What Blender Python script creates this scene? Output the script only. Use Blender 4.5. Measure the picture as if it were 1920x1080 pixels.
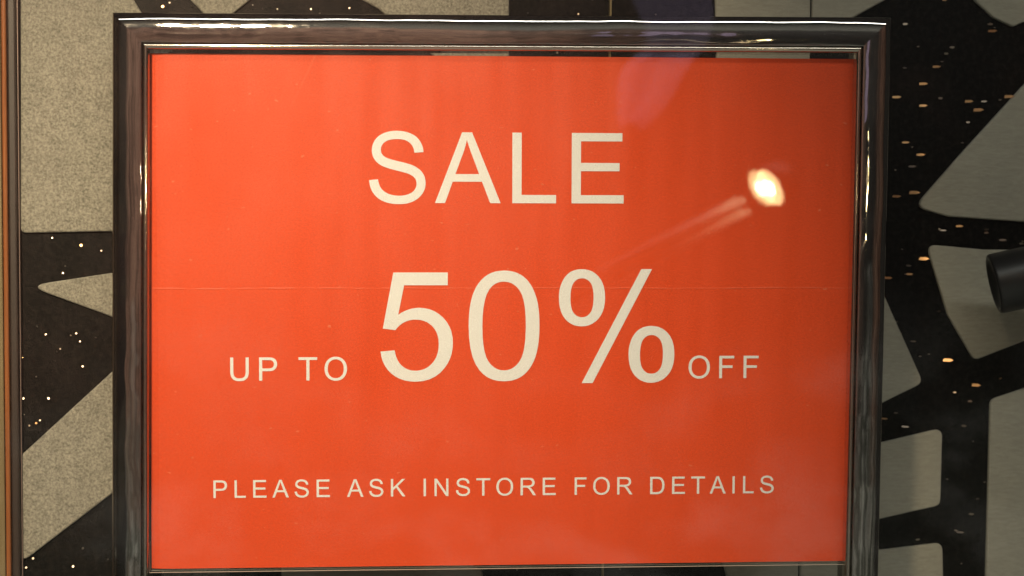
import bpy, bmesh, math, random
from mathutils import Vector, Matrix, Euler
from mathutils.geometry import tessellate_polygon

random.seed(7)
scene = bpy.context.scene
for o in list(bpy.data.objects):
    bpy.data.objects.remove(o)
C = scene.collection
MM = 0.001

# ------------------------------------------------------------------ camera
cam_data = bpy.data.cameras.new('camera')
cam = bpy.data.objects.new('camera', cam_data)
C.objects.link(cam)
CAM = Vector((-0.04353, -0.84783, 0.05932))
ROT = Euler((1.51845, -0.00884, -0.05607), 'XYZ')
cam.location = CAM
cam.rotation_euler = ROT
cam_data.lens = 50
cam_data.sensor_width = 36
cam_data.clip_start = 0.02
cam_data.clip_end = 50
cam_data.dof.use_dof = True
cam_data.dof.focus_distance = 0.85
cam_data.dof.aperture_fstop = 9
scene.camera = cam

# ------------------------------------------------------------------ exposure
scene.view_settings.view_transform = 'Standard'
scene.view_settings.look = 'None'
scene.view_settings.gamma = 1
scene.view_settings.exposure = 0
scene.view_settings.use_curve_mapping = False
scene.cycles.max_bounces = 5
scene.cycles.diffuse_bounces = 2
scene.cycles.glossy_bounces = 4
scene.cycles.transparent_max_bounces = 24
scene.cycles.use_adaptive_sampling = True
scene.cycles.adaptive_threshold = 0.03
scene.cycles.sample_clamp_indirect = 4.0
scene.cycles.caustics_reflective = False

# ------------------------------------------------------------------ world (dim indoor ambience)
world = bpy.data.worlds.new('World')
scene.world = world
world.use_nodes = True
bg = world.node_tree.nodes['Background']
bg.inputs[0].default_value = (0.75, 0.66, 0.55, 1)
bg.inputs[1].default_value = 0.035

# ------------------------------------------------------------------ display spot and added passage fill
def aim(o, target):
    o.rotation_euler = (Vector(target) - o.location).to_track_quat('-Z', 'Y').to_euler()

KEY = Vector((-0.30, -0.95, 0.52))
d = bpy.data.lights.new('window_spot', 'SPOT')       # warm spot of the window display
d.energy = 74
d.color = (1.0, 0.79, 0.52)
d.spot_size = math.radians(47)
d.spot_blend = 1.0
d.shadow_soft_size = 0.045
o = bpy.data.objects.new('window_spot', d); C.objects.link(o)
o.location = KEY; aim(o, (-0.17, 0, -0.03))

d = bpy.data.lights.new('passage_fill_light', 'AREA')  # added neutral fill standing in for the passage's ambient light
d.energy = 66
d.color = (1.0, 1.0, 0.93)
d.shape = 'RECTANGLE'; d.size = 4.5; d.size_y = 0.4
o = bpy.data.objects.new('passage_fill_light', d); C.objects.link(o)
o.location = (-0.2, -1.7, 1.6); aim(o, (-0.2, -2.3, 0))

# ------------------------------------------------------------------ helpers
RM = ROT.to_matrix()
def ray(px, py):
    k = 36 / 50 / 1920
    return RM @ Vector(((px - 960) * k, -(py - 540) * k, -1))
def at(px, py, y):
    """point of the plane y = const seen at that spot of the photograph"""
    v = ray(px, py)
    return CAM + v * ((y - CAM.y) / v.y)

def new_obj(name, verts, faces, mat, parent=None, smooth=False):
    me = bpy.data.meshes.new(name)
    me.from_pydata([tuple(v) for v in verts], [], faces)
    for m in (mat if isinstance(mat, (list, tuple)) else [mat]):
        me.materials.append(m)
    if smooth:
        me.polygons.foreach_set('use_smooth', [True] * len(me.polygons))
    me.update()
    o = bpy.data.objects.new(name, me)
    C.objects.link(o)
    if parent:
        o.parent = parent
    return o

def empty(name, loc=(0, 0, 0), rot=(0, 0, 0)):
    o = bpy.data.objects.new(name, None)
    C.objects.link(o)
    o.location = loc; o.rotation_euler = rot
    o.empty_display_size = 0.02
    return o

def tag(o, label, cat, group=None):
    o['label'] = label; o['category'] = cat
    if group: o['group'] = group
    return o

def box_data(x0, x1, y0, y1, z0, z1):
    v = [(x, y, z) for x in (x0, x1) for y in (y0, y1) for z in (z0, z1)]
    f = [(0, 1, 3, 2), (4, 6, 7, 5), (0, 4, 5, 1), (2, 3, 7, 6), (0, 2, 6, 4), (1, 5, 7, 3)]
    return v, f

def bevel_box(name, b, mat, parent=None, r=0.0005, seg=2):
    v, f = box_data(*b)
    bm = bmesh.new()
    bv = [bm.verts.new(p) for p in v]
    for q in f: bm.faces.new([bv[i] for i in q])
    bmesh.ops.recalc_face_normals(bm, faces=bm.faces)
    if r: bmesh.ops.bevel(bm, geom=list(bm.edges), offset=r, segments=seg, profile=0.5, affect='EDGES')
    me = bpy.data.meshes.new(name); bm.to_mesh(me); bm.free()
    me.materials.append(mat)
    o = bpy.data.objects.new(name, me); C.objects.link(o)
    if parent: o.parent = parent
    return o

def lathe(profile, n=48):
    """profile of (radius, axial) points about local +X"""
    v, f = [], []
    for r, a in profile:
        for k in range(n):
            t = 2 * math.pi * k / n
            v.append((a, r * math.cos(t), r * math.sin(t)))
    for i in range(len(profile) - 1):
        for k in range(n):
            f.append((i * n + k, i * n + (k + 1) % n, (i + 1) * n + (k + 1) % n, (i + 1) * n + k))
    return v, f

# ------------------------------------------------------------------ materials
class NT:
    def __init__(s, name):
        s.m = bpy.data.materials.new(name); s.m.use_nodes = True
        s.t = s.m.node_tree; s.n = s.t.nodes
        s.b = s.n['Principled BSDF']; s.out = s.n['Material Output']
    def add(s, typ, **kw):
        n = s.n.new(typ)
        for k, v in kw.items(): setattr(n, k, v)
        return n
    def link(s, a, b): s.t.links.new(a, b)
    def math(s, op, a, b=None, c=None, clamp=False):
        n = s.add('ShaderNodeMath', operation=op); n.use_clamp = clamp
        for i, x in enumerate((a, b, c)):
            if x is None: continue
            if isinstance(x, (int, float)): n.inputs[i].default_value = x
            else: s.link(x, n.inputs[i])
        return n.outputs[0]
    def coord(s, scale=(1, 1, 1)):
        tc = s.add('ShaderNodeTexCoord'); mp = s.add('ShaderNodeMapping')
        mp.inputs['Scale'].default_value = scale
        s.link(tc.outputs['Object'], mp.inputs[0])
        return mp.outputs[0]
    def noise(s, vec, scale, detail=2, rough=0.5):
        n = s.add('ShaderNodeTexNoise')
        n.inputs['Scale'].default_value = scale; n.inputs['Detail'].default_value = detail
        n.inputs['Roughness'].default_value = rough
        s.link(vec, n.inputs['Vector'])
        return n.outputs[0]
    def ramp(s, fac, stops):
        n = s.add('ShaderNodeValToRGB')
        e = n.color_ramp.elements
        while len(e) < len(stops): e.new(0.5)
        for q, (p, c) in zip(e, stops):
            q.position = p; q.color = (*c, 1) if len(c) == 3 else c
        s.link(fac, n.inputs[0])
        return n.outputs[0]
    def mix(s, fac, a, b):
        n = s.add('ShaderNodeMix', data_type='RGBA')
        for sock, x in ((n.inputs[0], fac), (n.inputs[6], a), (n.inputs[7], b)):
            if isinstance(x, (int, float)): sock.default_value = x
            elif isinstance(x, tuple): sock.default_value = (*x, 1)
            else: s.link(x, sock)
        return n.outputs[2]
    def bump(s, h, strength, dist):
        n = s.add('ShaderNodeBump'); n.inputs['Strength'].default_value = strength
        n.inputs['Distance'].default_value = dist
        s.link(h, n.inputs['Height']); s.link(n.outputs[0], s.b.inputs['Normal'])
        return n
    def set(s, **kw):
        for k, v in kw.items():
            s.b.inputs[k].default_value = (*v, 1) if isinstance(v, tuple) else v

def simple(name, col, rough=0.5, metal=0.0, **kw):
    q = NT(name); q.set(**{'Base Color': col, 'Roughness': rough, 'Metallic': metal}, **kw)
    return q.m

def clear_mat(name, f0, tint=(1, 1, 1), rough=0.0):
    """thin clear sheet: straight-through transmission plus Schlick mirror reflection"""
    q = NT(name); q.n.remove(q.b)
    g = q.add('ShaderNodeNewGeometry'); dot = q.add('ShaderNodeVectorMath', operation='DOT_PRODUCT')
    q.link(g.outputs['Incoming'], dot.inputs[0]); q.link(g.outputs['Normal'], dot.inputs[1])
    c = q.math('ABSOLUTE', dot.outputs['Value'])
    p = q.math('POWER', q.math('SUBTRACT', 1.0, c, clamp=True), 5.0)
    F = q.math('MULTIPLY_ADD', p, 1 - f0, f0)
    tr = q.add('ShaderNodeBsdfTransparent'); tr.inputs[0].default_value = (*tint, 1)
    gl = q.add('ShaderNodeBsdfGlossy'); gl.inputs['Roughness'].default_value = rough
    if rough > 0:      # rubbed, slightly smeared plastic
        q.link(q.math('MULTIPLY_ADD', q.noise(q.coord((1, 1, 0.5)), 30, 4, 0.65), rough * 3, -rough * 0.8, True), gl.inputs['Roughness'])
    mx = q.add('ShaderNodeMixShader')
    q.link(F, mx.inputs[0]); q.link(tr.outputs[0], mx.inputs[1]); q.link(gl.outputs[0], mx.inputs[2])
    q.link(mx.outputs[0], q.out.inputs[0])
    return q.m

# felt, pebbled (fine isotropic speckle) and brushed (speckle drawn out sideways)
def felt_mat(name, stretch, contrast, tone):
    q = NT(name)
    v = q.coord((1, 1, stretch))
    n1 = q.noise(v, 640 if stretch == 1 else 150, 4, 0.75)
    n2 = q.noise(v, 130 if stretch == 1 else 60, 2)
    n3 = q.noise(q.coord(), 14, 2)
    h = q.math('ADD', q.math('MULTIPLY', n1, 0.85), q.math('MULTIPLY', n2, 0.15))
    a = tuple(t * (1 - contrast) for t in tone); b = tuple(min(1, t * (1 + contrast)) for t in tone)
    col = q.ramp(h, [(0.36, a), (0.64, b)])
    col = q.mix(q.math('MULTIPLY', n3, 0.5), col, tuple(t * 0.72 for t in tone))
    q.link(col, q.b.inputs['Base Color'])
    q.set(Roughness=0.95); q.b.inputs['Specular IOR Level'].default_value = 0.1
    q.b.inputs['Sheen Weight'].default_value = 0.15
    q.bump(h, 0.5 if stretch == 1 else 0.2, 0.0012)
    return q.m
FELT = felt_mat('pebbled_grey_felt', 1, 0.55, (0.27, 0.25, 0.205))
FELT_R = felt_mat('brushed_grey_felt', 5, 0.13, (0.44, 0.412, 0.332))  # toned lighter than the left felt to offset the spot's falloff

# black glitter board
q = NT('black_glitter_board')
v = q.coord()
n1 = q.noise(v, 260, 3, 0.7)
col = q.ramp(n1, [(0.45, (0.004, 0.0034, 0.003)), (0.72, (0.015, 0.012, 0.010))])
q.link(col, q.b.inputs['Base Color'])
q.link(q.math('MULTIPLY_ADD', n1, 0.3, 0.35), q.b.inputs['Roughness'])
q.bump(n1, 0.4, 0.0006)
q.b.inputs['Specular IOR Level'].default_value = 0.1
BOARD = q.m
FLAKE = simple('gold_glitter', (0.62, 0.36, 0.17), 0.36, 1.0)
FLAKE_DARK = simple('dark_glitter', (0.30, 0.24, 0.19), 0.35, 1.0)
BRASS = simple('brass_seam', (0.55, 0.42, 0.22), 0.35, 1.0)

# chrome with a slightly wavy, dulled surface
q = NT('wavy_chrome')
v = q.coord()
w1 = q.noise(v, 15, 2)
w2 = q.noise(v, 300, 2)
q.set(**{'Base Color': (0.46, 0.43, 0.41), 'Metallic': 1.0})
sc_ = q.noise(q.coord((1, 1, 14)), 90, 4, 0.7)
q.link(q.math('MULTIPLY_ADD', q.math('MULTIPLY', w2, sc_), 0.16, 0.0), q.b.inputs['Roughness'])
q.bump(q.math('MULTIPLY_ADD', w2, 0.003, w1), 0.5, 0.0048)
CHROME = q.m
CHROME_BEAD = simple('chrome_bead', (0.66, 0.59, 0.51), 0.09, 1.0)

# printed red card
q = NT('red_printed_card')
tc = q.add('ShaderNodeTexCoord'); sep = q.add('ShaderNodeSeparateXYZ'); q.link(tc.outputs['Object'], sep.inputs[0])
X, Z = sep.outputs[0], sep.outputs[2]
g1 = q.noise(q.coord(), 900, 2, 0.6)
g2 = q.noise(q.coord((1, 1, 0.12)), 22, 2)
g3 = q.noise(q.coord((0.2, 1, 3)), 700, 2)
col = q.ramp(g1, [(0.3, (0.68, 0.060, 0.010)), (0.7, (0.83, 0.086, 0.018))])
def line_mask(dist, w):     # 1 on a thin line, 0 away from it
    return q.math('SUBTRACT', 1.0, q.math('DIVIDE', q.math('ABSOLUTE', dist), w), clamp=True)
brk = q.ramp(q.noise(q.coord((1, 1, 6)), 60, 3, 0.7), [(0.38, (0, 0, 0)), (0.62, (1, 1, 1))])
crease = q.math('MULTIPLY', line_mask(q.math('SUBTRACT', q.math('MULTIPLY_ADD', q.noise(q.coord((1, 1, 0)), 14, 3), 0.0022, Z), 0.0157), 0.0006), brk)
# short diagonal crease near the upper edge
dg = q.math('SUBTRACT', q.math('ADD', X, 0.1122), q.math('MULTIPLY', q.math('SUBTRACT', Z, 0.1505), 0.48))
gate = q.math('MULTIPLY_ADD', Z, 28.0, -3.25, True)
crease2 = q.math('MULTIPLY', line_mask(dg, 0.0010), gate)
spk = q.ramp(q.noise(q.coord((0.6, 1, 1)), 330, 1), [(0.725, (0, 0, 0)), (0.79, (1, 1, 1))])
wear = q.math('ADD', q.math('ADD', q.math('MULTIPLY', crease, 0.11), q.math('MULTIPLY', crease2, 0.10)), q.math('MULTIPLY', spk, 0.22), clamp=True)
col = q.mix(wear, col, (0.85, 0.45, 0.28))
q.link(col, q.b.inputs['Base Color'])
q.set(Roughness=0.50); q.b.inputs['Specular IOR Level'].default_value = 0.30
hgt = q.math('ADD', q.math('MULTIPLY', g2, 1.0), q.math('MULTIPLY', g1, 0.012))
hgt = q.math('ADD', hgt, q.math('MULTIPLY', crease, 0.05))
q.bump(hgt, 0.8, 0.0055)
CARD = q.m
q = NT('cream_print')
g1 = q.noise(q.coord(), 900, 2)
q.link(q.ramp(g1, [(0.3, (0.79, 0.79, 0.80)), (0.7, (0.86, 0.86, 0.87))]), q.b.inputs['Base Color'])
q.set(Roughness=0.55)
PRINT = q.m

ACRYLIC = clear_mat('clear_acrylic', 0.035, (0.985, 0.985, 0.98), 0.022)
GLASS = clear_mat('window_glass', 0.04, (0.99, 0.995, 0.99))
ACR_EDGE = simple('acrylic_edge', (0.62, 0.60, 0.52), 0.35)

BLACK = simple('black_paint', (0.018, 0.017, 0.017), 0.38)
POST_TAN = None
def streaky(name, a, b, rough, scale=(60, 60, 2), metal=0.0):
    q = NT(name)
    n = q.noise(q.coord(scale), 9, 3, 0.6)
    q.link(q.ramp(n, [(0.3, a), (0.7, b)]), q.b.inputs['Base Color'])
    q.set(Roughness=rough, Metallic=metal)
    q.bump(n, 0.2, 0.0005)
    return q.m
POST_TAN = streaky('tan_lacquered_wood', (0.16, 0.115, 0.055), (0.21, 0.155, 0.08), 0.4)
POST_ORANGE = streaky('orange_wood_bead', (0.22, 0.07, 0.022), (0.33, 0.115, 0.038), 0.35)
GASKET = streaky('dark_brown_gasket', (0.022, 0.013, 0.010), (0.034, 0.020, 0.016), 0.5)
TRIM = simple('mauve_metal_trim', (0.24, 0.17, 0.15), 0.4, 0.4)

# ------------------------------------------------------------------ surroundings in front of the window (seen as reflections)
q = NT('mottled_brown_wall')
tc = q.add('ShaderNodeTexCoord'); sep = q.add('ShaderNodeSeparateXYZ'); q.link(tc.outputs['Object'], sep.inputs[0])
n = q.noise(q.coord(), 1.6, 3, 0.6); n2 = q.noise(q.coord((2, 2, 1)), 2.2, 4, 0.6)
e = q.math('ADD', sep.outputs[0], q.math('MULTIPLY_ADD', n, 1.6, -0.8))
dark = q.math('MULTIPLY', q.math('MULTIPLY_ADD', e, 1.1, 0.15, True), q.math('MULTIPLY_ADD', e, -1.0, 2.4, True))  # tone zones shaped for what the chrome bars mirror
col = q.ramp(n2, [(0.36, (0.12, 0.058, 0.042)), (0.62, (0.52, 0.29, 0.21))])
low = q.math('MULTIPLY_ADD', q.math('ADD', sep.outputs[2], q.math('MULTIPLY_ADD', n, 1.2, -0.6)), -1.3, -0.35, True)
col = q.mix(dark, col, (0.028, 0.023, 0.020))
haze_patch = q.ramp(q.noise(q.coord((1, 1, 1.6)), 3.2, 3, 0.6), [(0.42, (0.19, 0.195, 0.165)), (0.60, (0.78, 0.77, 0.72))])  # pale patches put in to mirror as haze over the card
col = q.mix(low, col, haze_patch)
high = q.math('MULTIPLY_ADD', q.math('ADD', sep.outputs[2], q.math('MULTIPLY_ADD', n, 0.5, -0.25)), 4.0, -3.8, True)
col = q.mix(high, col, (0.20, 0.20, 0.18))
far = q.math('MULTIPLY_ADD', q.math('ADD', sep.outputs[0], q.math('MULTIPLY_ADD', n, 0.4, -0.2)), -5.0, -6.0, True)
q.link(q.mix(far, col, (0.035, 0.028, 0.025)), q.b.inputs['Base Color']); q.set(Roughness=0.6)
WALL = q.m
PAVE = streaky('pale_paving', (0.44, 0.46, 0.40), (0.54, 0.56, 0.50), 0.6, (4, 4, 4))
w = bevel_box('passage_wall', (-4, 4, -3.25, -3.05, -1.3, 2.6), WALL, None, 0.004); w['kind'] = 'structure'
w = new_obj('pavement', *box_data(-4, 4, -3.3, -0.06, -1.35, -1.302), PAVE); w['kind'] = 'structure'

# ------------------------------------------------------------------ backdrop: black glitter board with grey felt cells
K = 0.13
BD_O = Vector((-0.34, 0.024, 0.0))
BD_U = Vector((1, K, 0)).normalized()
BD_N = Vector((-BD_U.y, BD_U.x, 0))      # away from the camera
def on_board(px, py, lift=0.0):
    """(u, z) on the backdrop, a sheet standing `lift` proud of it"""
    v = ray(px, py)
    o = BD_O - BD_N * lift
    t = (o - CAM).dot(BD_N) / v.dot(BD_N)
    h = CAM + v * t - o
    return h.dot(BD_U), h.z
backdrop = empty('display_backdrop', BD_O, (0, 0, math.atan(K)))
backdrop['label'] = 'black glitter backdrop with grey felt cells behind the framed sign'
backdrop['category'] = 'backdrop'
bevel_box('glitter_board', (-0.25, 1.05, 0.0, 0.012, -0.42, 0.42), BOARD, backdrop, r=0)
LIFT = 0.0028

def round_poly(pts, r):
    n = len(pts); out = []
    for i in range(n):
        a, b, c = Vector(pts[i - 1]), Vector(pts[i]), Vector(pts[(i + 1) % n])
        la, lc = (a - b).length, (c - b).length
        da, dc = (a - b) / la, (c - b) / lc
        ang = max(0.15, da.angle(dc))
        cut = min(r / math.tan(ang / 2), 0.42 * la, 0.42 * lc)
        if cut < 1e-5: out.append(b); continue
        p0, p2 = b + da * cut, b + dc * cut
        for k in range(7):
            t = k / 6
            out.append(p0 * (1 - t) ** 2 + b * 2 * t * (1 - t) + p2 * t * t)
    return out

def felt_piece(px, mat, r=0.004, thick=LIFT):
    pts = [on_board(x, y, thick) for x, y in px]
    poly = round_poly(pts, r)
    area = sum(poly[i - 1].x * poly[i].y - poly[i].x * poly[i - 1].y for i in range(len(poly)))
    if area < 0: poly.reverse()
    bm = bmesh.new()
    fv = [bm.verts.new((p.x, -thick, p.y)) for p in poly]
    face = bm.faces.new(fv)
    ex = bmesh.ops.extrude_face_region(bm, geom=[face])
    mv = [e for e in ex['geom'] if isinstance(e, bmesh.types.BMVert)]
    bmesh.ops.translate(bm, verts=mv, vec=(0, thick - 0.0005, 0))
    bmesh.ops.recalc_face_normals(bm, faces=bm.faces)
    rim = [e for e in bm.edges if all(abs(vv.co.y + thick) < 1e-6 for vv in e.verts)]
    bmesh.ops.bevel(bm, geom=rim, offset=0.0012, segments=3, profile=0.5, affect='EDGES')
    bmesh.ops.triangulate(bm, faces=[f for f in bm.faces if len(f.verts) > 4])
    me = bpy.data.meshes.new('felt_cell'); bm.to_mesh(me); bm.free()
    me.materials.append(mat)
    o = bpy.data.objects.new('felt_cell', me); C.objects.link(o); o.parent = backdrop
    return o

LEFT_CELLS = [
    [(38.5, -110), (185, -110), (262, 18), (330, 120), (250, 433), (38.5, 437)],
    [(50, 536), (420, 480), (420, 671)],
    [(38.5, 855), (207, 700), (252, 659), (380, 690), (380, 796), (207, 928), (38.5, 1057)],
    [(250, -110), (605, -110), (406, 50)],
    [(480, -112), (680, 0), (712, 18), (808, 100), (860, 150), (955, 150), (955, -110)],
    [(303, 1030), (430, 1030), (430, 1220), (303, 1220)],
]
MID_CELLS = [
    [(528, 1020), (800, 1020), (905, 1070), (914, 1220), (528, 1220)],
    [(1340, -110), (1521, -110), (1519, 150), (1345, 150)],
    [(1525, -110), (1760, -110), (1660, 0), (1620, 22), (1523, 75)],
    [(1345, 1020), (1498, 1020), (1495, 1220), (1405, 1220)],
]
RIGHT_CELLS = [
    [(1501, 1046), (1650, 1032), (1768, 1018), (1772, 1220), (1498, 1220)],
    [(1790, -110), (1828, 0), (1862, 32), (1900, 50), (2060, -20), (2060, -110)],
    [(2060, 40), (1920, 160), (1800, 292), (1716, 388), (1780, 406), (1920, 416), (2060, 425)],
    [(1738, 458), (1845, 468), (2060, 470), (2060, 590), (1920, 640), (1828, 676), (1778, 590)],
    [(1560, 300), (1648, 530), (1732, 718), (1652, 757), (1560, 800)],
    [(1560, 853), (1655, 830), (1768, 803), (1764, 948), (1652, 973), (1560, 990)],
    [(1858, 750), (1920, 729), (2060, 690), (2060, 1220), (1846, 1220)],
]
for c in LEFT_CELLS: felt_piece(c, FELT, 0.0035)
for c in MID_CELLS: felt_piece(c, FELT_R, 0.003)
for c in RIGHT_CELLS: felt_piece(c, FELT_R, 0.0055)

# thin brass seam between two boards, running the whole height
u0, _ = on_board(1145, 10); u1, _ = on_board(1128, 1075)
v, f = [], []
for (uu, zz) in ((u1, -0.42), (u0, 0.42)):
    for du, yy in ((-0.0008, -0.0002), (-0.0006, -0.0016), (0.0006, -0.0016), (0.0008, -0.0002)):
        v.append((uu + du, yy, zz))
f = [(i, (i + 1) % 4, 4 + (i + 1) % 4, 4 + i) for i in range(4)] + [(3, 2, 1, 0), (4, 5, 6, 7)]
new_obj('seam_strip', v, f, BRASS, backdrop)

# glitter flakes: small tilted mirrors lying on the board; many only glint from other places
def flake_mesh(items):
    v, f, mi = [], [], []
    inv = Matrix.Rotation(-math.atan(K), 3, 'Z')
    for (u, z, a, b, nrm, m) in items:
        n = inv @ nrm
        ax = n.cross(Vector((0, 0, 1))).normalized(); bz = ax.cross(n)
        if ax.x < 0: ax = -ax
        c = Vector((u, -0.0012, z)); base = len(v)
        for k in range(6):
            t = math.pi / 3 * k
            v.append(tuple(c + ax * a * math.cos(t) + bz * b * math.sin(t)))
        f.append(tuple(range(base, base + 6))); mi.append(m)
    return v, f, mi
items = []
SPOTS = [(152,460,1),(98,446,.4),(190,470,.5),(118,512,.6),(40,670,1),(143,625,.7),(155,687,.7),(113,654,.5),(43,747,.8),(91,747,.7),
 (75,788,.5),(55,798,.4),(86,627,.4),(150,640,.4),(62,1047,.6),(49,1064,.7),(137,1062,.8),(305,12,1),(520,17,.5),(583,17,.5),(655,15,.8),(318,5,.4),
 (1860,58,.6),(1755,125,.7),(1730,157,1),(1680,182,.8),(1730,198,.7),(1890,181,1),(1815,190,.6),(1832,206,1),(1845,190,.4),(1698,267,.6),
 (1725,290,1),(1710,312,.3),(1680,368,.8),(1712,361,1),(1798,424,.6),(1768,432,.4),(1880,450,.4),(1730,485,.9),(1705,514,.5),(1664,521,.5),
 (1775,675,1),(1828,722,.9),(1658,785,.5),(1697,800,.4),(1800,998,.3),(1712,640,.3)]
for px, py, s in SPOTS:
    u, z = on_board(px, py, 0.0012)
    P = BD_O + BD_U * u + Vector((0, 0, z)) - BD_N * 0.0012
    h = ((KEY - P).normalized() + (CAM - P).normalized()).normalized()
    h = (h + Vector([random.gauss(0, 0.17 * (1.10 - s)) for _ in range(3)])).normalized()
    right = px > 1000
    a, b = (0.0046, 0.0012) if right else (0.00095, 0.00095)
    sc = (0.45 + 0.5 * s) * random.uniform(0.75, 1.1)
    items.append((u, z, a * sc, b * sc, h, 0 if s > (0.45 if right else 0.95) else 1))
for _ in range(1500):
    u, z = random.uniform(-0.2, 0.95), random.uniform(-0.35, 0.35)
    n = (Vector((random.gauss(0, 0.45), -1, random.gauss(0, 0.45)))).normalized()
    wide = 2.2 if u > 0.45 else 1.0
    s = random.uniform(0.0003, 0.0009)
    items.append((u, z, s * wide, s, n, 1 if random.random() < 0.95 else 0))
v, f, mi = flake_mesh(items)
g = new_obj('glitter', v, f, [FLAKE, FLAKE_DARK], backdrop)
g.data.polygons.foreach_set('material_index', mi)
g['kind'] = 'stuff'

# ------------------------------------------------------------------ chrome sign frame
TILT = math.radians(-0.38)
sign = empty('sign_frame', (0, 0, 0), (0, TILT, 0))
tag(sign, 'polished dark chrome frame with rounded bars around the red sale card', 'sign frame')
# outer corners in the sign's own plane (x, z)
OUT = {'tl': (-0.2278, 0.1750), 'tr': (0.2306, 0.1766), 'br': (0.2276, -0.2150), 'bl': (-0.2328, -0.2150)}
def arc(cx, cy, r, a0, a1, n):
    return [(cx + r * math.cos(math.radians(a0 + (a1 - a0) * k / n)), cy + r * math.sin(math.radians(a0 + (a1 - a0) * k / n))) for k in range(n + 1)]
# profile: u = distance in from the outer edge, y = depth (negative towards the viewer)
prof = [(0.0006, 0.010), (0.0, 0.008)]
prof += arc(0.0030, -0.0050, 0.0030, 180, 250, 8)
prof += [(0.0030, -0.0083), (0.0046, -0.0087), (0.0062, -0.0090), (0.0078, -0.00918), (0.0095, -0.00927), (0.0112, -0.00927), (0.0130, -0.00917), (0.0145, -0.0090)]
prof += arc(0.0154, -0.0085, 0.0004, 275, 360, 4)
prof += [(0.0158, -0.0060)]
bead = arc(0.0174, -0.0062, 0.0016, 180, 390, 20)
bead += [(0.0189, -0.0036), (0.0189, 0.0095), (0.0158, 0.010)]
def inset(corners, u):
    """corner points of the quad moved inwards by u"""
    names = ['tl', 'tr', 'br', 'bl']; P = [Vector(corners[n]) for n in names]; out = {}
    for i, n in enumerate(names):
        a, b, c = P[i - 1], P[i], P[(i + 1) % 4]
        e0, e1 = (b - a).normalized(), (c - b).normalized()
        n0, n1 = Vector((e0.y, -e0.x)), Vector((e1.y, -e1.x))
        # solve b + x with x.n0 = u, x.n1 = u
        det = n0.x * n1.y - n0.y * n1.x
        out[n] = b + Vector(((u * n1.y - u * n0.y) / det, (n0.x * u - n1.x * u) / det))
    return out
def bar(name, a, b, profile, mat, parent, label=None):
    v, f = [], []
    n = len(profile); S = 24
    for (u, y) in profile:
        c = inset(OUT, u * 1.10)
        for k in range(S + 1):
            p = c[a].lerp(c[b], k / S)
            v.append((p.x, y, p.y))
    for i in range(n - 1):
        for k in range(S):
            f.append((i * (S + 1) + k, (i + 1) * (S + 1) + k, (i + 1) * (S + 1) + k + 1, i * (S + 1) + k + 1))
    o = new_obj(name, v, f, mat, parent, smooth=True)
    bm = bmesh.new(); bm.from_mesh(o.data); bmesh.ops.recalc_face_normals(bm, faces=bm.faces); bm.to_mesh(o.data); bm.free()
    return o
for name, a, b in (('top_bar', 'tl', 'tr'), ('side_bar', 'bl', 'tl'), ('side_bar', 'tr', 'br'), ('bottom_bar', 'br', 'bl')):
    bo = bar(name, a, b, prof, CHROME, sign)
    bar('bead', a, b, bead, CHROME_BEAD, bo)
# clear sheets that sandwich the card
def sheet(name, y0, y1, b):
    (x0, x1, z0, z1) = b
    o = new_obj(name, *box_data(x0, x1, y0, y1, z0, z1), [ACRYLIC, ACR_EDGE], sign)
    for p in o.data.polygons:
        p.material_index = 0 if abs(p.normal.y) > 0.5 else 1
    return o
sheet('acrylic_sheet', -0.0032, -0.0014, (-0.2110, 0.2105, -0.1542, 0.1585))
sheet('acrylic_sheet', 0.0012, 0.0030, (-0.2110, 0.2105, -0.1540, 0.1585))

# ------------------------------------------------------------------ the red card and its lettering
card = empty('sale_card', (0, 0, 0), (0, TILT, 0))
tag(card, 'red sale card with cream capital lettering, held in the chrome frame', 'sale sign')
NX, NZ = 84, 8
v, f = [], []
for j in range(NZ + 1):
    for i in range(NX + 1):
        s = i / NX; t = j / NZ
        xl, xr = -0.2103 + 0.0007 * t, 0.2098 + 0.0006 * t
        x = xl + (xr - xl) * s; z = -0.1526 + 0.3050 * t
        e = max(0.0, -0.2033 - x)                # the folded strip along the left edge
        v.append((x, e * 0.22, z))
f = [(j * (NX + 1) + i, j * (NX + 1) + i + 1, (j + 1) * (NX + 1) + i + 1, (j + 1) * (NX + 1) + i) for j in range(NZ) for i in range(NX)]
new_obj('paper', v, f, CARD, card)

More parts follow.
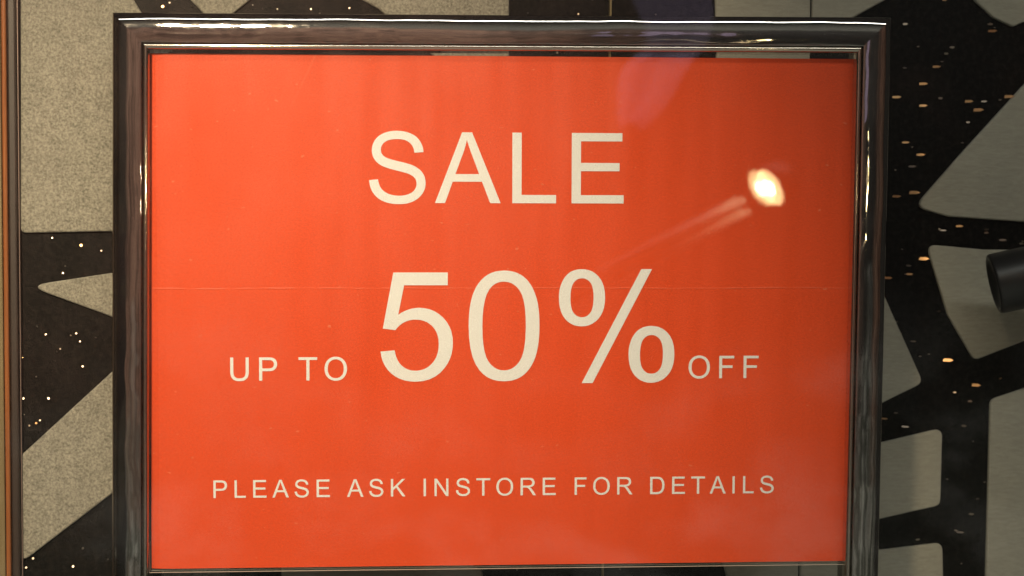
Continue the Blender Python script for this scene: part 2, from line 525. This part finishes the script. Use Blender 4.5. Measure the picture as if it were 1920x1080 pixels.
# glyph outlines: 'M' start, 'L' line, 'Q' quadratic; 2048 units per em
G = {
'A': (1366, [[(-3,0),(560,1466),(768,1466),(1364,0),(1145,0),(975,444),(366,444),(206,0)],
             [(421,602),(915,602),(763,1006),('Q',693,1190,659,1312),('Q',631,1169,580,1028)]]),
'L': (1139, [[(150,0),(150,1466),(344,1466),(344,173),(1066,173),(1066,0)]]),
'E': (1366, [[(162,0),(162,1466),(1222,1466),(1222,1293),(356,1293),(356,844),(1167,844),(1167,672),(356,672),(356,173),(1256,173),(1256,0)]]),
'F': (1251, [[(168,0),(168,1466),(1157,1466),(1157,1293),(362,1293),(362,839),(1050,839),(1050,666),(362,666),(362,0)]]),
'T': (1251, [[(531,0),(531,1293),(48,1293),(48,1466),(1210,1466),(1210,1293),(725,1293),(725,0)]]),
'I': (569, [[(191,0),(191,1466),(385,1466),(385,0)]]),
'N': (1479, [[(156,0),(156,1466),(355,1466),(1125,315),(1125,1466),(1311,1466),(1311,0),(1112,0),(342,1152),(342,0)]]),
'K': (1366, [[(150,0),(150,1466),(344,1466),(344,739),(1072,1466),(1335,1466),(720,872),(1362,0),(1106,0),(584,742),(344,508),(344,0)]]),
'P': (1366, [[(158,0),(158,1466),(711,1466),('Q',857,1466,934,1452),('Q',1042,1434,1115,1384),('Q',1188,1333,1232,1242),('Q',1277,1151,1277,1042),('Q',1277,855,1158,725),('Q',1039,596,728,596),(352,596),(352,0)],
             [(352,769),(731,769),('Q',919,769,998,839),('Q',1077,909,1077,1036),('Q',1077,1128,1030,1193),('Q',984,1259,908,1280),('Q',859,1293,727,1293),(352,1293)]]),
'R': (1479, [[(161,0),(161,1466),(811,1466),('Q',1007,1466,1109,1426),('Q',1211,1387,1272,1287),('Q',1333,1187,1333,1066),('Q',1333,910,1232,803),('Q',1131,696,920,667),('Q',997,630,1037,594),('Q',1122,516,1198,399),(1453,0),(1209,0),(1015,305),('Q',930,437,875,507),('Q',820,577,776,605),('Q',733,633,688,644),('Q',655,651,580,651),(355,651),(355,0)],
             [(355,819),(772,819),('Q',905,819,980,846),('Q',1055,874,1094,934),('Q',1133,995,1133,1066),('Q',1133,1170,1057,1237),('Q',982,1304,819,1304),(355,1304)]]),
'D': (1479, [[(158,0),(158,1466),(663,1466),('Q',834,1466,924,1445),('Q',1050,1416,1139,1340),('Q',1255,1242,1312,1089),('Q',1370,937,1370,741),('Q',1370,574,1331,445),('Q',1292,316,1231,231),('Q',1170,147,1097,98),('Q',1025,50,922,25),('Q',820,0,687,0)],
             [(352,173),(665,173),('Q',810,173,892,200),('Q',975,227,1024,276),('Q',1093,345,1131,461),('Q',1170,578,1170,744),('Q',1170,974,1094,1097),('Q',1019,1221,911,1263),('Q',833,1293,660,1293),(352,1293)]]),
'U': (1479, [[(1120,1466),(1314,1466),(1314,619),('Q',1314,398,1264,268),('Q',1214,138,1083,56),('Q',953,-25,741,-25),('Q',535,-25,404,46),('Q',273,117,217,251),('Q',161,386,161,619),(161,1466),(355,1466),(355,620),('Q',355,429,390,338),('Q',426,248,512,199),('Q',599,150,724,150),('Q',938,150,1029,247),('Q',1120,344,1120,620)]]),
'S': (1366, [[(92,471),(275,487),('Q',288,377,335,306),('Q',383,236,483,192),('Q',583,149,708,149),('Q',819,149,904,182),('Q',989,215,1030,272),('Q',1072,330,1072,398),('Q',1072,467,1032,518),('Q',992,570,900,605),('Q',841,628,639,676),('Q',437,725,356,768),('Q',251,823,199,904),('Q',148,986,148,1087),('Q',148,1198,211,1294),('Q',274,1391,395,1441),('Q',516,1491,664,1491),('Q',827,1491,951,1438),('Q',1076,1386,1143,1284),('Q',1210,1182,1215,1053),(1029,1039),('Q',1014,1178,927,1249),('Q',841,1320,672,1320),('Q',496,1320,415,1255),('Q',335,1191,335,1100),('Q',335,1021,392,970),('Q',448,919,684,865),('Q',921,812,1009,772),('Q',1137,713,1198,622),('Q',1259,532,1259,414),('Q',1259,297,1192,193),('Q',1125,90,999,32),('Q',874,-25,717,-25),('Q',518,-25,383,33),('Q',249,91,172,207),('Q',96,324,92,471)]]),
'O': (1593, [[(99,714),('Q',99,1079,295,1285),('Q',491,1492,801,1492),('Q',1004,1492,1167,1395),('Q',1330,1298,1415,1124),('Q',1501,951,1501,731),('Q',1501,508,1411,332),('Q',1321,156,1156,65),('Q',991,-25,800,-25),('Q',593,-25,430,75),('Q',267,175,183,348),('Q',99,521,99,714)],
             [(299,711),('Q',299,446,441,293),('Q',584,141,799,141),('Q',1018,141,1159,295),('Q',1301,449,1301,732),('Q',1301,911,1240,1044),('Q',1180,1178,1063,1251),('Q',947,1325,802,1325),('Q',596,1325,447,1183),('Q',299,1042,299,711)]]),
'5': (1139, [[(85,384),(274,400),('Q',295,262,371,192),('Q',448,123,556,123),('Q',686,123,776,221),('Q',866,319,866,481),('Q',866,635,779,724),('Q',693,813,553,813),('Q',466,813,396,773),('Q',326,734,286,671),(117,693),(259,1446),(988,1446),(988,1274),(403,1274),(324,880),('Q',456,972,601,972),('Q',793,972,925,839),('Q',1057,706,1057,497),('Q',1057,298,941,153),('Q',800,-25,556,-25),('Q',356,-25,229,87),('Q',103,199,85,384)]]),
'0': (1139, [[(85,723),('Q',85,983,138,1141),('Q',192,1300,297,1386),('Q',403,1472,563,1472),('Q',681,1472,770,1424),('Q',859,1377,917,1287),('Q',975,1198,1008,1069),('Q',1041,941,1041,723),('Q',1041,465,988,306),('Q',935,148,829,61),('Q',724,-25,563,-25),('Q',351,-25,230,127),('Q',85,310,85,723)],
             [(270,723),('Q',270,362,354,242),('Q',439,123,563,123),('Q',687,123,771,243),('Q',856,363,856,723),('Q',856,1085,771,1204),('Q',687,1323,561,1323),('Q',437,1323,363,1218),('Q',270,1084,270,723)]]),
}
ring = [(119,1114),('Q',119,1271,198,1381),('Q',277,1491,427,1491),('Q',565,1491,655,1392),('Q',746,1294,746,1103),('Q',746,917,654,816),('Q',563,716,429,716),('Q',296,716,207,815),('Q',119,914,119,1114)]
hole = [(432,1367),('Q',365,1367,320,1309),('Q',276,1251,276,1096),('Q',276,955,321,897),('Q',366,840,432,840),('Q',500,840,544,898),('Q',589,956,589,1110),('Q',589,1252,544,1309),('Q',499,1367,432,1367)]
def shift(path, dx, dy):
    return [(p[0] + dx, p[1] + dy) if len(p) == 2 else ('Q', p[1] + dx, p[2] + dy, p[3] + dx, p[4] + dy) for p in path]
PERCENT = [[ring, hole], [[(433,-54),(1235,1491),(1381,1491),(582,-54)]], [shift(ring, 950, -770), shift(hole, 950, -770)]]
def flatten(path):
    out = []
    for p in path:
        if len(p) == 2: out.append(Vector((p[0], p[1])))
        else:
            a, b, c = out[-1], Vector((p[1], p[2])), Vector((p[3], p[4]))
            for k in range(1, 6):
                t = k / 5
                out.append(a * (1 - t) ** 2 + b * 2 * t * (1 - t) + c * t * t)
    if (out[0] - out[-1]).length < 1e-6: out.pop()
    return out
def glyph_mesh(groups, s, fatten=0.0):
    v, f = [], []
    for paths in groups:
        polys = [[Vector((p.x * s, 0, p.y * s)) for p in flatten(q)] for q in paths]
        base = len(v)
        for q in polys: v += [tuple(p) for p in q]
        for tri in tessellate_polygon([[Vector((p.x, p.z, 0)) for p in q] for q in polys]):
            f.append(tuple(base + i for i in tri))
    # face the viewer (-y)
    out = []
    for t in f:
        a, b, c = (Vector(v[i]) for i in t)
        out.append(t if (b - a).cross(c - a).y < 0 else t[::-1])
    return v, out
def bounds(ch):
    if ch == '%': return 119, 1696
    xs = [p.x for q in G[ch][1] for p in flatten(q)]
    return min(xs), max(xs)
def adv(ch): return {' ': 569, '%': 1821}.get(ch) or G[ch][0]
def text_line(txt, x0, x1, base, cap, name='letter'):
    """print a line so that its ink runs from x0 to x1; cap = height of capitals"""
    s = cap / 1466
    natural = sum(adv(c) for c in txt[:-1]) - bounds(txt[0])[0] + bounds(txt[-1])[1]
    track = ((x1 - x0) / s - natural) / (len(txt) - 1)
    x = x0 - bounds(txt[0])[0] * s
    for c in txt:
        if c != ' ':
            v, f = glyph_mesh(PERCENT if c == '%' else [G[c][1]], s)
            n = 'percent_sign' if c == '%' else ('numeral' if c in '50' else 'letter')
            o = new_obj(n, v, f, PRINT, card)
            o.location = (x, -0.0003, base)
        x += (adv(c) + track) * s
text_line('SALE', -0.0803, 0.0713, 0.0654, 0.0419)
text_line('UP TO', -0.1627, -0.0938, -0.0402, 0.0139)
text_line('50%', -0.0739, 0.1027, -0.0401, 0.0651)
text_line('OFF', 0.1114, 0.1541, -0.0399, 0.0136)
text_line('PLEASE ASK INSTORE FOR DETAILS', -0.1732, 0.1643, -0.1103, 0.0106)

# ------------------------------------------------------------------ window post and window glass
ua, ub, uc, ud = (on_board(p, 540, 0.007)[0] for p in (8, 18, 34, 37))
post = empty('window_post', BD_O, (0, 0, math.atan(K)))
tag(post, 'brown window post with an orange wooden bead at the left edge', 'window post')
for nm, a, b, y, m, r in (('face', ua - 0.05, ua, -0.0125, POST_TAN, 0.0008), ('bead', ua + 0.0001, ub, -0.0115, POST_ORANGE, 0.0014),
                          ('gasket', ub + 0.0001, uc, -0.0085, GASKET, 0.0010), ('trim', uc + 0.0001, ud, -0.0046, TRIM, 0.0003)):
    bevel_box(nm, (a, b, y, -0.0003, -0.4, 0.4), m, post, r)
gl = new_obj('window_glass', *box_data(-0.6, 0.75, -0.034, -0.029, -0.4, 0.4), GLASS)
tag(gl, 'clear shop window pane in front of the framed sale sign', 'window glass')

# ------------------------------------------------------------------ black spotlight head at the right
P0 = at(1862, 533, 0.06)
dirv = Vector((-0.94, 0.22, -0.235)).normalized()
spot = empty('black_spotlight', P0)
tag(spot, 'matt black cylindrical spotlight head at the right edge', 'spotlight')
rot = (-dirv).to_track_quat('X', 'Z').to_matrix().to_4x4()
R0 = 0.0198
prof2 = [(0.0, 0.004), (R0 - 0.004, 0.002), (R0 - 0.0035, 0.0006), (R0 - 0.002, 0.0), (R0 - 0.0006, 0.0006), (R0, 0.002), (R0, 0.030), (R0, 0.085), (R0 - 0.001, 0.0865), (R0 - 0.003, 0.087), (R0 - 0.003, 0.100), (R0 - 0.006, 0.103), (0, 0.103)]
v, f = lathe(prof2)
o = new_obj('housing', [rot @ Vector(p) for p in v], f, BLACK, spot, True)
v, f = lathe([(0, -0.001), (0.005, -0.001), (0.005, 0.0), (0.005, 0.09), (0, 0.09)], 20)
m2 = Matrix.Translation(rot @ Vector((0.075, 0, 0.0))) @ Matrix.Rotation(math.pi / 2, 4, 'Y') @ Matrix.Translation((0.018, 0, 0))
new_obj('stem', [m2 @ Vector(p) for p in v], f, BLACK, spot, True)

# ------------------------------------------------------------------ arm lamp in the passage, seen as a reflection on the card
def mirrored(px, py, plane_y, y):
    p = at(px, py, plane_y); v = (p - CAM)
    v = Vector((v.x, -v.y, v.z))
    return p + v * ((y - p.y) / v.y)
LY = -1.55
L0 = mirrored(1444, 352, -0.034, LY)
lamp = empty('arm_lamp', L0)
tag(lamp, 'glowing round lamp on a pale double-rod arm, mirrored over the red card', 'lamp')
face = Vector((-0.82, 0.36, -0.45)).normalized()
rot = face.to_track_quat('X', 'Z').to_matrix().to_4x4()
q = NT('lamp_glow'); q.n.remove(q.b)
em = q.add('ShaderNodeEmission'); em.inputs[0].default_value = (1.0, 0.78, 0.36, 1); em.inputs[1].default_value = 15
q.link(em.outputs[0], q.out.inputs[0]); GLOW = q.m; GLOW.cycles.emission_sampling = 'NONE'
q = NT('lamp_core_glow'); q.n.remove(q.b)
em = q.add('ShaderNodeEmission'); em.inputs[0].default_value = (1.0, 0.80, 0.48, 1); em.inputs[1].default_value = 110
q.link(em.outputs[0], q.out.inputs[0]); CORE = q.m
PALE = simple('pale_metal', (0.86, 0.82, 0.78), 0.4)
v, f = lathe([(0.013, 0.0012), (0.020, 0.001), (0.0325, -0.002)], 40)
new_obj('bulb', [rot @ Vector(p) for p in v], f, GLOW, lamp, True)
ARM = simple('grey_enamel', (0.36, 0.33, 0.32), 0.45)
v, f = lathe([(0.0, 0.0026), (0.007, 0.0022), (0.0128, 0.0014)], 12)
new_obj('bulb_core', [rot @ Vector(p) for p in v], f, CORE, lamp, True)
v, f = lathe([(0.034, -0.004), (0.034, 0.002), (0.0365, 0.003), (0.038, -0.004), (0.036, -0.035), (0.018, -0.055), (0.0, -0.056)], 40)
new_obj('shade', [rot @ Vector(p) for p in v], f, simple('dark_shade', (0.07, 0.06, 0.055), 0.5), lamp, True)
def rod(name, a, b, r, mat, parent):
    dv = b - a
    m = Matrix.Translation(a) @ dv.to_track_quat('X', 'Z').to_matrix().to_4x4()
    v, f = lathe([(0, 0), (r, 0), (r, dv.length), (0, dv.length)], 20)
    return new_obj(name, [m @ Vector(p) for p in v], f, mat, parent, True)
d = bpy.data.lights.new('bead_glint_spot', 'SPOT'); d.energy = 9; d.color = (1.0, 0.80, 0.48); d.shadow_soft_size = 0.013
d.spot_size = math.radians(11); d.spot_blend = 0.8
o = bpy.data.objects.new('bead_glint_spot', d); C.objects.link(o); o.location = L0 + face * 0.02; aim(o, (-0.215, 0, 0.085))  # added narrow spot, aimed to put a glint on the left bead
for off in (-12, 12):
    a = mirrored(1402 + off * 0.45, 385 + off * 0.9, -0.034, LY - 0.02) - L0
    b = mirrored(1060 + off * 0.45, 561 + off * 0.9, -0.034, LY - 0.02) - L0
    rod('arm', a, b, 0.0075, ARM, lamp)

# ------------------------------------------------------------------ purple drape made up to give an unidentified faint reflection
PURPLE = streaky('purple_cloth', (0.32, 0.24, 0.37), (0.40, 0.31, 0.45), 0.8, (8, 8, 3))
SY = -2.85
path = [(1255, -90, 150), (1250, -20, 160), (1275, 40, 135), (1275, 85, 105), (1225, 125, 125), (1215, 170, 110), (1200, 215, 80), (1185, 245, 40)]
base = mirrored(1255, -90, -0.034, SY)
drape = empty('purple_drape', base)
tag(drape, 'made-up pale purple scarf mirrored faintly in the glass above the card', 'drape')
v, f = [], []
NU = 16
for i, (px, py, wd) in enumerate(path):
    c = mirrored(px, py, -0.034, SY) - base; hw = wd * 0.00139 / 2
    for k in range(NU + 1):
        t = k / NU * 2 - 1
        v.append((c.x + hw * t, 0.004 * math.sin(t * 5 + i * 0.9), c.z + 0.020 * math.cos(t * 1.6)))
f = [(i * (NU + 1) + k, (i + 1) * (NU + 1) + k, (i + 1) * (NU + 1) + k + 1, i * (NU + 1) + k + 1) for i in range(len(path) - 1) for k in range(NU)]
o = new_obj('cloth', v, f, PURPLE, drape, True)
md = o.modifiers.new('thickness', 'SOLIDIFY'); md.thickness = 0.004
md = o.modifiers.new('smooth', 'SUBSURF'); md.levels = 1; md.render_levels = 2
v, f = lathe([(0, 0), (0.012, 0), (0.012, 0.19), (0.018, 0.192), (0.018, 0.2), (0, 0.2)], 16)
m3 = Matrix.Rotation(math.pi / 2, 4, 'Z')
new_obj('hook', [m3 @ Vector((p[0] - 0.2, p[1], p[2] + 0.01)) for p in v], f, PALE, drape, True)
